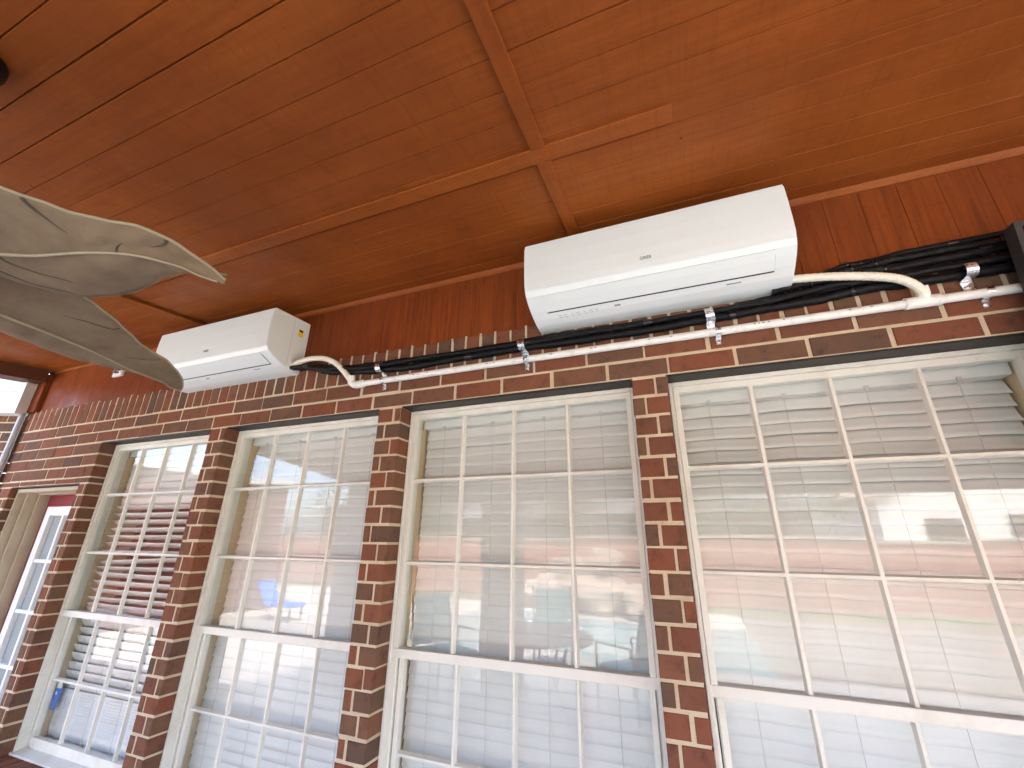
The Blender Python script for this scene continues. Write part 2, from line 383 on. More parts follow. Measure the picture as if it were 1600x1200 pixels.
# ------------------------------------------------------------------ windows
def prism_bar_x(mb, x0, x1, z, yb, yf, wb, wf):       # muntin lying along x
    mb.add([(x0,yb,z-wb),(x0,yf,z-wf),(x0,yf,z+wf),(x0,yb,z+wb),(x1,yb,z-wb),(x1,yf,z-wf),(x1,yf,z+wf),(x1,yb,z+wb)],
           [(0,1,5,4),(1,2,6,5),(2,3,7,6),(0,4,7,3),(0,3,2,1),(4,5,6,7)])
def prism_bar_z(mb, z0, z1, x, yb, yf, wb, wf):
    mb.add([(x-wb,yb,z0),(x-wf,yf,z0),(x+wf,yf,z0),(x+wb,yb,z0),(x-wb,yb,z1),(x-wf,yf,z1),(x+wf,yf,z1),(x+wb,yb,z1)],
           [(0,4,5,1),(1,5,6,2),(2,6,7,3),(0,3,7,4),(0,1,2,3),(4,7,6,5)])
def window(x0, x1, lab):
    fm = MB(); e = .001; T = LINT - .006; B = SILL
    fm.box(x0+e, x0+.013, .072, .145, B, T, bev=.002); fm.box(x1-.013, x1-e, .072, .145, B, T, bev=.002)
    fm.box(x0+.013, x1-.013, .070, .145, T-.014, T, bev=.002)
    fm.box(x0+.013, x0+.018, .109, .1425, B+.03, T-.014); fm.box(x1-.018, x1-.013, .109, .1425, B+.03, T-.014)
    fm.box(x0+.013, x1-.013, .109, .142, T-.026, T-.014)
    wn = fm.build('window', M['cream'], house); wn['label'] = lab
    a, b = x0+.0145, x1-.0145
    # upper sash
    zu = [T-.030, 1.831, 1.519, 1.220]
    us = MB(); st = .018
    us.box(a, a+st, .080, .108, zu[3]-.004, T-.0145, bev=.0025); us.box(b-st, b, .080, .108, zu[3]-.004, T-.0145, bev=.0025)
    us.box(a+st-.001, b-st+.001, .081, .107, T-.036, T-.0145, bev=.0025)
    us.box(a-.006, b+.006, .076, .112, zu[3]-.016, zu[3]+.014, bev=.003)
    gx0, gx1 = a+st, b-st; pw = (gx1-gx0)/4
    for k in (1,2,3): prism_bar_z(us, zu[3], T-.03, gx0+pw*k, .099, .085, .0095, .004)
    for zz in zu[1:3]: prism_bar_x(us, gx0, gx1, zz, .0995, .0853, .0095, .004)
    uo = us.build('upper_sash', M['cream'], wn)
    # lower sash, 3 cm further in
    ls = MB(); zl = [1.204, .911, B+.045]
    la, lb = a+.010, b-.010
    ls.box(la, la+st, .113, .140, B+.02, zl[0]+.02, bev=.0025); ls.box(lb-st, lb, .113, .140, B+.02, zl[0]+.02, bev=.0025)
    ls.box(la+st-.001, lb-st+.001, .1145, .139, zl[0]-.004, zl[0]+.018, bev=.002)
    ls.box(la+st-.001, lb-st+.001, .1125, .1395, B+.012, B+.055, bev=.003)
    hx0, hx1 = la+st, lb-st; qw = (hx1-hx0)/4
    for k in (1,2,3): prism_bar_z(ls, B+.05, zl[0], hx0+qw*k, .132, .118, .0095, .004)
    prism_bar_x(ls, hx0, hx1, zl[1], .1325, .1183, .0095, .004)
    lo = ls.build('lower_sash', M['cream'], wn)
    # one pane per opening, each a hair out of true as in old glazing
    gp = MB()
    def pane(xa, xb, za, zb, y):
        d = [random.uniform(-.0006,.0006) for _ in range(4)]
        d[3] = d[0] + d[2] - d[1]
        gp.add([(xa,y+d[0],za),(xb,y+d[1],za),(xb,y+d[2],zb),(xa,y+d[3],zb)], [(0,1,2,3)])
    for k in range(4):
        for r in range(3): pane(gx0+pw*k, gx0+pw*(k+1), zu[r+1], zu[r]+.006, .0985)
        for r in range(2): pane(hx0+qw*k, hx0+qw*(k+1), zl[r+1], zl[r], .1315)
    gp.build('pane', M['glass'], wn)
    sm = MB(); sm.extrude_x([(.060,B-.003),(.060,B+.006),(.111,B+.012),(.20,B+.012),(.20,B-.003)], x0+.002, x1-.002); sm.build('sill', M['cream'], wn)
    jl = MB(); y0, y1 = .1905, .30                       # tan jamb lining inside the glass
    jl.box(x0-.008, x0+.0145, .1455, y1, B, T); jl.box(x1-.0145, x1+.008, .1455, y1, B, T)
    jl.box(x0-.008, x1+.008, .1455, y1, T-.012, T+.02); jl.box(x0-.008, x1+.008, .2005, y1, B-.02, B+.010)
    jl.build('jamb_lining', M['tan'], wn)
    return wn
WL = ['narrow looking tall window at the far left beside the door', 'tall gridded window between the first two brick piers',
      'tall gridded window below the larger air conditioner', 'widest looking gridded window at the right edge']
for (a, b), l in zip(WIN, WL): window(a, b, l)

# ------------------------------------------------------------------ blinds (hang inside the windows)
def blind(x0, x1, label, tilt, sag, broken=False):
    root = empty('window_blind', ((x0+x1)/2, .17, SILL+.02))
    tag(root, label, 'blind', 'white slatted blinds inside the windows')
    a, b = x0+.022, x1-.022; yc = .185; top = 2.056; pit = .0402
    hr = MB(); hr.box(a-.003, b+.003, .152, .205, 2.064, 2.106, bev=.003); hr.build('headrail', M['blind'], root)
    sm = MB(); n = 20; z = top - .012; i = 0
    cords = [a + (b-a)*q for q in (.115, .37, .62, .87)]
    while z > SILL + .05:
        tl = tilt(z) + random.uniform(-2.0, 2.0); rz = 0; dz0 = 0
        if broken and 1.16 < z < 1.78:
            if random.random() < .30: rz = random.uniform(-.045, .045)
        if broken and 1.05 < z < 1.20 and random.random() < .5: rz = random.uniform(-.06, .02)
        if broken and z < .80: pass
        hw = .0255; vs = []; ph = random.uniform(0, 6)
        for k in range(n+1):
            t = k/n; x = a + (b-a)*t
            # slats bow a little between the ladder cords
            near = min(abs(x - c) for c in cords)
            s = -sag*min(near/.115, 1.0)**2 + .0012*math.sin(ph + t*5) + rz*(t-.5)
            for q in (-1, -.35, .35, 1):
                u = q*hw; crown = .0022*(1-q*q)
                yy = yc + u*math.cos(R(tl)) + crown*math.sin(R(tl)); zz = z + u*math.sin(R(tl)) + s - crown*math.cos(R(tl))*.0
                vs.append((x, yy, zz))
        fs = []
        for k in range(n):
            for q in range(3): fs.append((k*4+q, (k+1)*4+q, (k+1)*4+q+1, k*4+q+1))
        m0 = len(vs); vs2 = vs + [(p[0], p[1]+.0022*math.sin(R(tl)), p[2]-.0022*math.cos(R(tl))) for p in vs]
        fs2 = fs + [tuple(m0+j for j in f[::-1]) for f in fs] + [(k*4, m0+k*4, m0+(k+1)*4, (k+1)*4) for k in range(n)] + [(k*4+3, (k+1)*4+3, m0+(k+1)*4+3, m0+k*4+3) for k in range(n)]
        sm.add(vs2, fs2, 0, .5, True)
        z -= pit if not (broken and z < .86) else .012; i += 1
    sm.build('slats', M['blind'], root)
    cd = MB()
    for c in cords:
        for dy in (-.027,):
            cd.tube([(c, yc+dy, 2.07), (c+.0005, yc+dy-.001, 1.4), (c, yc+dy, SILL+.04)], .0011, 6)
        cd.box(c-.006, c+.006, .147, .1515, 2.058, 2.07)
    cd.build('ladder_cord', M['lightgrey'], root)
    br = MB(); br.box(a, b, yc-.025, yc+.025, SILL+.016, SILL+.034, bev=.003); br.build('bottom_rail', M['blind'], root)
    return root
def t1(z): return -77 if z > 1.80 else (-27 if z > 1.42 else (-35 if z > 1.24 else (-56 - (1.24-z)*36)))
blind(*WIN[0], 'half open white slatted blind with crooked slats in the window beside the door', t1, .001, True)
blind(*WIN[1], 'smoothly closed white blind in the second window from the maroon door', lambda z: 79, .0004)
blind(*WIN[2], 'closed white blind in the window under the larger air conditioner', lambda z: 78, .0008)
blind(*WIN[3], 'closed white blind with dark gaps under its bowed slats, right edge window', lambda z: 69 if z > 1.75 else 75, .0040)

# blue tag hanging inside the left window
tg = empty('blue_tag', (-3.125, .150, .78)); tag(tg, 'blue plastic tag with a white clip inside the leftmost window', 'tag')
b_ = MB(); b_.add([(-3.147,.148,.865),(-3.105,.148,.865),(-3.107,.148,.82),(-3.122,.148,.772),(-3.134,.148,.772),(-3.146,.148,.82),
                   (-3.147,.156,.865),(-3.105,.156,.865),(-3.107,.156,.82),(-3.122,.156,.772),(-3.134,.156,.772),(-3.146,.156,.82)],
                  [(0,1,2,3,4,5),(11,10,9,8,7,6)] + [(k,(k+1)%6,6+(k+1)%6,6+k) for k in range(6)]); b_.build('tag_body', M['blue'], tg)
b_ = MB(); b_.box(-3.142, -3.108, .147, .157, .866, .902, bev=.004); b_.build('clip', M['white'], tg)
b_ = MB(); b_.box(-3.131, -3.119, .1465, .1478, .838, .852); b_.build('printed_mark', M['white'], tg)

# ------------------------------------------------------------------ door
dm = MB(); y0, y1 = .178, .222; x0, x1 = -3.955, -3.33; zt = 1.858
lx0, lx1, lz0, lz1 = -3.895, -3.39, .25, 1.772
for bx in ((x0, lx0, 0.02, zt), (lx1, x1, 0.02, zt), (lx0, lx1, lz1, zt), (lx0, lx1, .02, lz0)): dm.box(bx[0], bx[1], y0, y1, bx[2], bx[3])
door = dm.build('door', M['doorred'], house); door['label'] = 'maroon door with a white framed glazed light'
f_ = MB(); w_ = .045
f_.box(lx0-.012, lx0+w_, y0-.014, y1, lz0, lz1+.012, bev=.004); f_.box(lx1-w_, lx1+.012, y0-.014, y1, lz0, lz1+.012, bev=.004)
f_.box(lx0+w_-.002, lx1-w_+.002, y0-.013, y1, lz1-w_, lz1+.011, bev=.004); f_.box(lx0+w_-.002, lx1-w_+.002, y0-.013, y1, lz0, lz0+w_, bev=.004)
gz = lz1 - w_; z_ = 1.456
while z_ > lz0 + .1:
    f_.box(lx0+w_-.001, lx1-w_+.001, y0-.008, y1-.01, z_-.010, z_+.010, bev=.003); z_ -= .280
for q in (.34, .67):
    xx = lx0 + w_ + (lx1-lx0-2*w_)*q; f_.box(xx-.010, xx+.010, y0-.0075, y1-.011, lz0+w_-.001, lz1-w_+.001, bev=.003)
f_.build('glazing_bars', M['white'], door)
g_ = MB(); g_.box(lx0+w_-.004, lx1-w_+.004, y0+.012, y0+.020, lz0+.03, lz1-.03)
def frosted():
    m = mat('grey obscured glass', (.30,.34,.34), .12); return m
g_.build('pane', frosted(), door)
d_ = MB(); d_.cyl((-3.40,y0-.05,1.0),(-3.40,y0,1.0),.012); d_.box(-3.44,-3.36,y0-.06,y0-.045,.985,1.015,bev=.005); d_.build('handle', M['bronze'], door)
df = MB()
df.box(DOOR[0]+.002, DOOR[0]+.022, .035, .25, 0, DOOR[3]-.008, bev=.003); df.box(DOOR[0]+.022, DOOR[0]+.042, .075, .249, 0, DOOR[3]-.03, bev=.003)
df.box(DOOR[0]+.042, DOOR[0]+.062, .125, .248, 0, DOOR[3]-.034, bev=.003)
df.box(DOOR[1]-.022, DOOR[1]-.002, .035, .25, 0, DOOR[3]-.008, bev=.003); df.box(DOOR[1]-.06, DOOR[1]-.022, .12, .249, 0, DOOR[3]-.03, bev=.003)
df.box(DOOR[0]+.022, DOOR[1]-.022, .034, .25, DOOR[3]-.030, DOOR[3]-.008, bev=.003); df.box(DOOR[0]+.04, DOOR[1]-.04, .12, .2485, DOOR[3]-.036, DOOR[3]-.0305)
df.build('door_frame', M['doortan'], door)

# ------------------------------------------------------------------ left wing of the house, its white eave and downspout
u = Vector((-math.cos(R(20)), -math.sin(R(20)), 0)); nrm = Vector((math.sin(R(20)), -math.cos(R(20)), 0))
O = Vector((-4.235, -.015, 0))
wg = MB()
def wbrick(s0, s1, z0, z1):
    t_ = tone(); d = .09
    P = lambda s, o, z: O + u*s + nrm*o + Vector((0,0,z))
    c = .003
    vs = [P(s0+c,0,z0+c),P(s1-c,0,z0+c),P(s1-c,0,z1-c),P(s0+c,0,z1-c),P(s0,-c,z0),P(s1,-c,z0),P(s1,-c,z1),P(s0,-c,z1),P(s0,-d,z0),P(s1,-d,z0),P(s1,-d,z1),P(s0,-d,z1)]
    wg.add(vs, [(0,1,2,3),(4,5,1,0),(5,6,2,1),(6,7,3,2),(7,4,0,3),(8,9,5,4),(9,10,6,5),(10,11,7,6),(11,8,4,7)], 0, t_)
z = 2.47; i = 0
while z > 0:
    s = .1 if i % 2 else 0.0
    if s: wbrick(0, s-J, z-C8+J, z)
    while s < 2.0: wbrick(s, s+.2035-J, z-C8+J, z); s += .2035
    z -= C8; i += 1
P = lambda s, o, z: O + u*s + nrm*o + Vector((0,0,z))
wg.add([P(.002,-.0035,0),P(2,-.0035,0),P(2,-.0035,2.47),P(.002,-.0035,2.47)], [(0,1,2,3)], 1)
wg.build('wing_wall', [M['brick'], M['mortar']], house)
ev = MB()
def ebox(s0,s1,o0,o1,z0,z1): 
    ev.add([P(s0,o0,z0),P(s1,o0,z0),P(s1,o1,z0),P(s0,o1,z0),P(s0,o0,z1),P(s1,o0,z1),P(s1,o1,z1),P(s0,o1,z1)], [(0,3,2,1),(4,5,6,7),(0,1,5,4),(1,2,6,5),(2,3,7,6),(3,0,4,7)])
ebox(-.045, 2.0, .002, .085, 2.385, 2.70)
eo = ev.build('eave_box', M['fascia'], house)
ev = MB(); ebox(.0, 2.0, .0852, .0862, 2.535, 2.5385); ev.build('seam', M['grey'], eo)
ds = MB(); ds.tube([(-4.185,-.030,2.395),(-4.185,-.030,0.0)], .017, 14)
for zz in (2.1, 1.2): ds.tube([(-4.185,-.030,zz+.02),(-4.185,-.030,zz-.02)], .019, 14)
ds.build('downspout', mat('silver painted downspout', (.42,.42,.44), .35, .3), house)

# ------------------------------------------------------------------ PORCH ROOF: sloping stained ceiling
SL = .10; Z0 = 2.715
zc_ = lambda y: Z0 + SL*y
porch = empty('porch_roof', (0, -3.1, 0)); tag(porch, 'stained orange wood porch roof with grooved ceiling sheets and thin battens', 'porch')
def ceiling(x0, x1, drop, seedv, yend=.011, ystart=-3.05):
    rnd = random.Random(seedv); mb = MB(); prof = []
    y = -.319 + .0867*4
    ys = []
    while y > ystart: ys.append(y); y -= .0867
    pts = [(yend, zc_(yend)-drop)]
    for q in ys:
        if q > yend - .01: continue
        g = rnd.choice([.0030,.0036,.0042,.0055]) if q < -.6 else rnd.choice([.0024,.003,.0036]); dp = g*.95
        pts += [(q+g/2, zc_(q+g/2)-drop), (q, zc_(q)-drop+dp), (q-g/2, zc_(q-g/2)-drop)]
    pts.append((ystart, zc_(ystart)-drop))
    n = len(pts)
    vs = [(x0,a,b) for a,b in pts] + [(x1,a,b) for a,b in pts]
    tn_ = [.5]*n
    for k in range(n-1): tn_[k] = rnd.uniform(.1,.9) if abs(pts[k][0]-pts[k+1][0]) > .01 else .5
    for k in range(n-1): mb.add([vs[k],vs[k+1],vs[n+k+1],vs[n+k]], [(0,1,2,3)], 0, tn_[k])
    # sheet thickness
    mb.add([(x0,yend,zc_(yend)+.02),(x0,ystart,zc_(ystart)+.02),(x1,ystart,zc_(ystart)+.02),(x1,yend,zc_(yend)+.02)], [(0,1,2,3)])
    mb.add([(x0,yend,zc_(yend)-drop),(x0,ystart,zc_(ystart)-drop),(x0,ystart,zc_(ystart)+.02),(x0,yend,zc_(yend)+.02)], [(0,1,2,3)])
    mb.add([(x1,yend,zc_(yend)-drop),(x1,ystart,zc_(ystart)-drop),(x1,ystart,zc_(ystart)+.02),(x1,yend,zc_(yend)+.02)], [(0,1,2,3)])
    return mb.build('ceiling_panel', M['ceil'], porch)
ceiling(-4.2, -2.345, .012, 1); ceiling(-2.333, -.272, 0, 2); ceiling(-.270, 2.2, .002, 3); ceiling(2.202, 4.6, 0, 4)
def sbox(x0, x1, ya, yb, th, m, name, off=0.0005):
    mb = MB(); q = []
    for x_ in (x0, x1):
        q += [(x_,ya,zc_(ya)-off),(x_,yb,zc_(yb)-off),(x_,yb,zc_(yb)-off-th),(x_,ya,zc_(ya)-off-th)]
    bm = bmesh.new(); vv = [bm.verts.new(p) for p in q]
    for f in [(0,1,2,3),(7,6,5,4),(0,4,5,1),(1,5,6,2),(2,6,7,3),(3,7,4,0)]: bm.faces.new([vv[k] for k in f])
    bmesh.ops.recalc_face_normals(bm, faces=bm.faces[:]); bmesh.ops.bevel(bm, geom=bm.edges[:], offset=min(.0015, th*.3), segments=1, affect='EDGES')
    mb.addbm(bm); return mb.build(name, m, porch)
sbox(-.292, -.250, -.5045, -.018, .010, M['ceily'], 'batten'); sbox(-.292, -.250, -3.0, -.5595, .010, M['ceily'], 'batten')
sbox(-2.34, .090, -.559, -.505, .0085, M['ceilx'], 'batten'); 
sbox(.0905, 2.2, -.557, -.507, .0018, M['ceil'], 'batten'); sbox(-2.36, -2.322, -3.0, -.018, .005, M['ceily'], 'batten', .0125)
# roof deck above, beams and posts
rd = MB(); rd.add([(-4.3,.8,Z0+.26),(4.7,.8,Z0+.26),(4.7,-3.2,zc_(-3.2)+.16),(-4.3,-3.2,zc_(-3.2)+.16),(-4.3,.8,Z0+.32),(4.7,.8,Z0+.32),(4.7,-3.2,zc_(-3.2)+.22),(-4.3,-3.2,zc_(-3.2)+.22)],
                  [(0,3,2,1),(4,5,6,7),(0,1,5,4),(1,2,6,5),(2,3,7,6),(3,0,4,7)]); rd.build('roof_deck', M['steel'], porch)
be = MB(); ya, yb = -.03, -3.05
be.add([(-4.2,ya,zc_(ya)-.10),(-4.06,ya,zc_(ya)-.10),(-4.06,yb,zc_(yb)-.10),(-4.2,yb,zc_(yb)-.10),(-4.2,ya,zc_(ya)-.0005),(-4.06,ya,zc_(ya)-.013),(-4.06,yb,zc_(yb)-.013),(-4.2,yb,zc_(yb)-.0005)],
       [(0,3,2,1),(4,5,6,7),(0,1,5,4),(1,2,6,5),(2,3,7,6),(3,0,4,7)]); be.build('end_beam', M['beam'], porch)
ob = MB(); ob.box(-4.2, 4.6, -3.19, -3.06, 2.03, 2.45, bev=.006); ob.build('front_beam', M['beam'], porch)
for px in (-4.0, -1.98, 3.9):
    pm = MB(); pm.box(px-.19, px+.19, -3.31, -2.93, 0, 2.028, bev=.01); pm.box(px-.24, px+.24, -3.36, -2.88, 0, .18, bev=.01)
    pm.build('post', M['roomwall'], porch)

# ------------------------------------------------------------------ AIR CONDITIONERS
def text_mesh(txt, size, m, name, parent, loc, rot):
    cu = bpy.data.curves.new(name, 'FONT'); cu.body = txt; cu.size = size; cu.extrude = .0004; cu.align_x = 'CENTER'; cu.align_y = 'CENTER'
    to = bpy.data.objects.new(name, cu); COL.objects.link(to)
    dg = bpy.context.evaluated_depsgraph_get(); me = bpy.data.meshes.new_from_object(to.evaluated_get(dg))
    bpy.data.objects.remove(to); me.materials.clear(); me.materials.append(m)
    o = bpy.data.objects.new(name, me); COL.objects.link(o); o.parent = parent; o.location = Vector(loc) - parent.location; o.rotation_euler = rot
    return o
AC_P = [(.011,2.642),(-.188,2.630),(-.1945,2.627),(-.1985,2.621),(-.2000,2.610),(-.2030,2.560),(-.2035,2.500),(-.201,2.450),(-.197,2.427),(-.186,2.411),(-.160,2.397),(-.125,2.381),(-.09,2.368),(-.055,2.360),(-.020,2.357),(.011,2.358)]
def along(prof, a, b, n=10):
    """points on the chin of the casing between arc parameters a..b (in y)"""
    out = []
    for k in range(n+1):
        y = a + (b-a)*k/n
        for (ya, za), (yb, zb) in zip(prof[7:], prof[8:]):
            if ya <= y <= yb:
                t_ = (y-ya)/(yb-ya); out.append((y, za+(zb-za)*t_)); break
    return out
def shell(mb, pts, x0, x1, o0, o1, mi=0):
    n = len(pts); lo, hi = [], []
    for i_, (y, z) in enumerate(pts):
        a = pts[max(i_-1,0)]; b = pts[min(i_+1,n-1)]
        d = Vector((b[0]-a[0], b[1]-a[1])).normalized(); nn = Vector((d.y, -d.x))
        if nn.y > 0 and nn.x > 0: nn = -nn
        if nn.x > 0: nn = -nn
        lo.append((y+nn.x*o0, z+nn.y*o0)); hi.append((y+nn.x*o1, z+nn.y*o1))
    mb.extrude_x(lo + hi[::-1], x0, x1, mi)
def air_conditioner(x0, x1, label, sticker):
    root = empty('air_conditioner', ((x0+x1)/2, .0, 2.343)); tag(root, label, 'air conditioner', 'white air conditioners under the porch ceiling')
    bm = bmesh.new(); n = len(AC_P)
    va = [bm.verts.new((x0, y, z)) for y, z in AC_P]; vb = [bm.verts.new((x1, y, z)) for y, z in AC_P]
    side = []
    for k in range(n): bm.faces.new((va[k], va[(k+1)%n], vb[(k+1)%n], vb[k]))
    bm.faces.new(va[::-1]); bm.faces.new(vb)
    bm.edges.ensure_lookup_table()
    rim = [e for e in bm.edges if abs(e.verts[0].co.x - e.verts[1].co.x) < 1e-6 and min(e.verts[0].co.y, e.verts[1].co.y) < -.01]
    bmesh.ops.bevel(bm, geom=rim, offset=.006, segments=3, affect='EDGES', profile=.6)
    mb = MB(); mb.addbm(bm); body = mb.build('casing', M['acwhite'], root)
    # front panel: a shallow skin standing 3 mm proud, lower edge at the crease
    fp = MB(); pts = [(-.1990,2.621),(-.2003,2.610),(-.2033,2.560),(-.2037,2.500),(-.2012,2.452),(-.1985,2.430)]
    fp.extrude_x(pts + [(y-.0016, z) for y, z in pts[::-1]], x0+.003, x1-.003, 0); fp.build('front_panel', M['acwhite'], root)
    chin = along(AC_P, -.184, -.118); slot = along(AC_P, -.172, -.1145)
    xa, xb = x0+.058, x1-.056
    s_ = MB(); shell(s_, slot, xa+.002, xb+.0012, .0002, .0012); s_.build('air_outlet', M['dark'], root)
    v_ = MB(); shell(v_, along(AC_P, -.1853, -.1217), xa, xb, .0005, .0045); v_.build('louver', M['acwhite'], root)
    xm = (x0+x1)/2
    text_mesh('GREE', .0155, M['logo'], 'logo', root, (xm-.0, -.2050, 2.462), (R(90-2), 0, 0))
    # faint printed symbols and small caption on the chin
    def mark(xc, w_, y, h=.006, mi=0):
        pr = MB(); p_ = along(AC_P, y, y+h, 1); shell(pr, p_, xc-w_/2, xc+w_/2, .0003, .0008); pr.build('printed_symbol', [M['lightgrey'], M['grey']][mi], root)
    for q, (dx, w_) in enumerate([(.10,.012),(.12,.014),(.145,.010),(.165,.016),(.19,.010),(.212,.014),(.232,.010)]):
        mark(x0+dx, w_, -.098, .0035); mark(x0+dx+.002, w_*.7, -.088, .0025)
    mark(x0+.305, .020, -.100, .006, 1); mark(x1-.165, .042, -.102, .004, 1)
    if sticker:
        st = MB(); st.box(x1+.0002, x1+.0012, -.050, -.022, 2.548, 2.585, 0); st.box(x1+.0013, x1+.0018, -.046, -.026, 2.572, 2.583, 1)
        st.build('warning_sticker', [M['yellow'], M['dark']], root)
        sl_ = MB(); sl_.box(x1+.0002, x1+.0010, -.0815, -.080, 2.375, 2.625); sl_.build('side_seam', M['lightgrey'], root)
    ko = MB(); ko.box(x1-.001, x1+.0015, -.06, .008, 2.372, 2.415, bev=.0012); ko.build('pipe_cover', M['acwhite'], root)
    return root
air_conditioner(-2.515, -1.69, 'small looking white air conditioner at left with a yellow and black sticker on its side', True)
air_conditioner(-.440, .392, 'large looking white air conditioner above the window at centre right', False)

# ------------------------------------------------------------------ black insulated lines, drain pipe, hoses and straps
def hose(pts, r, label):
    r *= .93; sp = spline(pts, 22); mb = MB(); rnd = random.Random(len(label))
    ph = rnd.uniform(0, 9)
    for i_, p in enumerate(sp):
        p.z += .0030*math.sin(i_*.21+ph) + .001*math.sin(i_*.63+ph); p.y += .0015*math.sin(i_*.3+2*ph)
    mb.tube(sp, lambda t_: r*(1 + .055*math.sin(t_*240+ph) + .04*math.sin(t_*97)), 14)
    o = mb.build('insulated_line', M['hose']); tag(o, label, 'pipe', 'black insulated lines running to the right')
    L = len(sp)
    for q in range(5):
        k = int(L*(.12 + .17*q + rnd.uniform(-.05,.05)))
        if 1 < k < L-4:
            tw = MB(); tw.tube([sp[k], sp[k].lerp(sp[k+1], .5), sp[k+1]], r*1.09, 14); tw.build('tape_wrap', M['tape'], o)
    return o
hose([(-1.70,-.035,2.385),(-1.58,-.045,2.362),(-1.42,-.040,2.322),(-1.17,-.020,2.303),(-.5,-.019,2.299),(.15,-.019,2.300),(.45,-.019,2.312),(.7,-.019,2.318),(1.25,-.019,2.318)], .0155, 'lowest black insulated line, lying on the brick just above the white pipe')
hose([(-1.70,-.025,2.40),(-1.58,-.035,2.372),(-1.42,-.030,2.345),(-1.17,-.018,2.331),(-.5,-.018,2.327),(.15,-.018,2.327),(.45,-.018,2.341),(.7,-.018,2.347),(1.25,-.018,2.348)], .0135, 'black insulated line running directly above the lowest one from the left unit')
hose([(-1.70,-.05,2.38),(-1.58,-.06,2.358),(-1.42,-.055,2.330),(-1.17,-.043,2.317),(-.5,-.042,2.313),(.15,-.042,2.314),(.45,-.044,2.330),(.7,-.044,2.333),(1.25,-.044,2.333)], .0095, 'thin black cable lying in front of the lower two insulated lines')
hose([(.34,-.03,2.362),(.45,-.030,2.364),(.58,-.022,2.372),(.72,-.019,2.376),(1.25,-.019,2.377)], .0140, 'black insulated line leaving the large unit just above the white drain hose')
hose([(.34,-.02,2.372),(.45,-.022,2.376),(.58,-.020,2.394),(.72,-.016,2.402),(1.25,-.010,2.405)], .0125, 'second highest black insulated line at the right, against the wood')
hose([(.34,-.016,2.378),(.45,-.016,2.388),(.55,-.014,2.408),(.72,-.008,2.424),(1.25,-.004,2.430)], .0095, 'uppermost thin black line at the right edge below the wood')

pp = empty('drain_pipe', (-.2, -.02, 2.25)); tag(pp, 'long straight white plastic drain pipe strapped along the brick above the windows', 'pipe')
p_ = MB(); p_.tube([(-1.30,-.022,2.2500),(-.5,-.0215,2.2515),(.3,-.022,2.2495),(.955,-.022,2.2480)], .0132, 18); p_.build('pipe', M['pvc'], pp)
p_ = MB(); p_.tube(spline([(-1.262,-.022,2.250),(-1.305,-.022,2.250),(-1.324,-.026,2.262),(-1.327,-.034,2.290)], 6), .0172, 16); p_.build('elbow', M['pvc'], pp)
p_ = MB(); p_.tube([(.655,-.022,2.249),(.735,-.022,2.249)], .0172, 18); p_.tube(spline([(.700,-.022,2.250),(.699,-.030,2.268),(.694,-.040,2.288)], 5), .0165, 16); p_.build('tee', M['pvc'], pp)
for xx in [-1.0,-.93,-.66,-.63,-.40,-.25,-.235,-.05,.02,.27,.282,.294,.31,.35,.52,.57]:
    p_ = MB(); p_.box(xx, xx+random.uniform(.005,.010), -.0356, -.0350, 2.2502, 2.2502+random.uniform(.0028,.004)); p_.build('printed_text', M['grey'], pp)
def drain(pts, label):
    mb = MB(); sp = spline(pts, 26)
    mb.tube(sp, lambda t_: .0125*(1 + .035*math.sin(t_*len(sp)*1.3)), 16); o = mb.build('drain_hose', M['flex'])
    tag(o, label, 'hose', 'cream drain hoses from the air conditioners'); return o
drain([(-1.70,-.045,2.388),(-1.61,-.058,2.397),(-1.545,-.062,2.397),(-1.475,-.062,2.386),(-1.415,-.060,2.360),(-1.365,-.052,2.318),(-1.335,-.038,2.280),(-1.328,-.030,2.266)], 'short cream drain hose curving down from the left air conditioner to the white pipe')
drain([(.385,-.050,2.379),(.47,-.060,2.362),(.55,-.064,2.343),(.615,-.064,2.324),(.655,-.060,2.306),(.683,-.050,2.284),(.694,-.040,2.270)], 'long cream drain hose bending down from the right air conditioner to the tee')

def strap(x, zt, z_lo, r, yc, zc0, label, gname, w_=.022, skew=0.0):
    """a bent zinc strip: tab on the wall, half round over the pipe, with a screw"""
    root = empty('pipe_strap', (x, -.002, z_lo)); tag(root, label, 'strap', gname)
    prof = [(-.0015, z_lo), (-.0015, zc0 - r - .002)]
    for k in range(11):
        a = math.pi*(1.0 + .0) * k/10
        prof.append((yc - r*math.sin(a) if k not in (0,10) else -.003, zc0 - r*math.cos(a)))
    prof.append((-.0015, zc0 + r + .004)); 
    mb = MB(); th = .0016; n = len(prof); vs = []
    for x_ in (x-w_/2, x+w_/2):
        for y, z in prof: vs.append((x_ + skew*(z-zc0), y, z))
    for x_ in (x-w_/2, x+w_/2):
        for y, z in prof: vs.append((x_ + skew*(z-zc0), y-th, z))
    fs = [(k,k+1,n+k+1,n+k) for k in range(n-1)] + [(2*n+k,3*n+k,3*n+k+1,2*n+k+1) for k in range(n-1)] + [(k,2*n+k,2*n+k+1,k+1) for k in range(n-1)] + [(n+k,n+k+1,3*n+k+1,3*n+k) for k in range(n-1)] + [(0,n,3*n,2*n),(n-1,3*n-1,4*n-1,2*n-1)]
    mb.add(vs, fs, 0, .5, False); mb.build('strap_band', M['zinc'], root)
    sc2 = MB(); zz = (z_lo + zc0 - r)/2; xs_ = x + skew*(zz-zc0)
    sc2.cyl((xs_, -.0032, zz), (xs_, -.009, zz), .0062, 6); sc2.cyl((xs_, -.0032, zz), (xs_, -.0045, zz), .0085, 14); sc2.build('screw', M['zinc'], root)
    return root
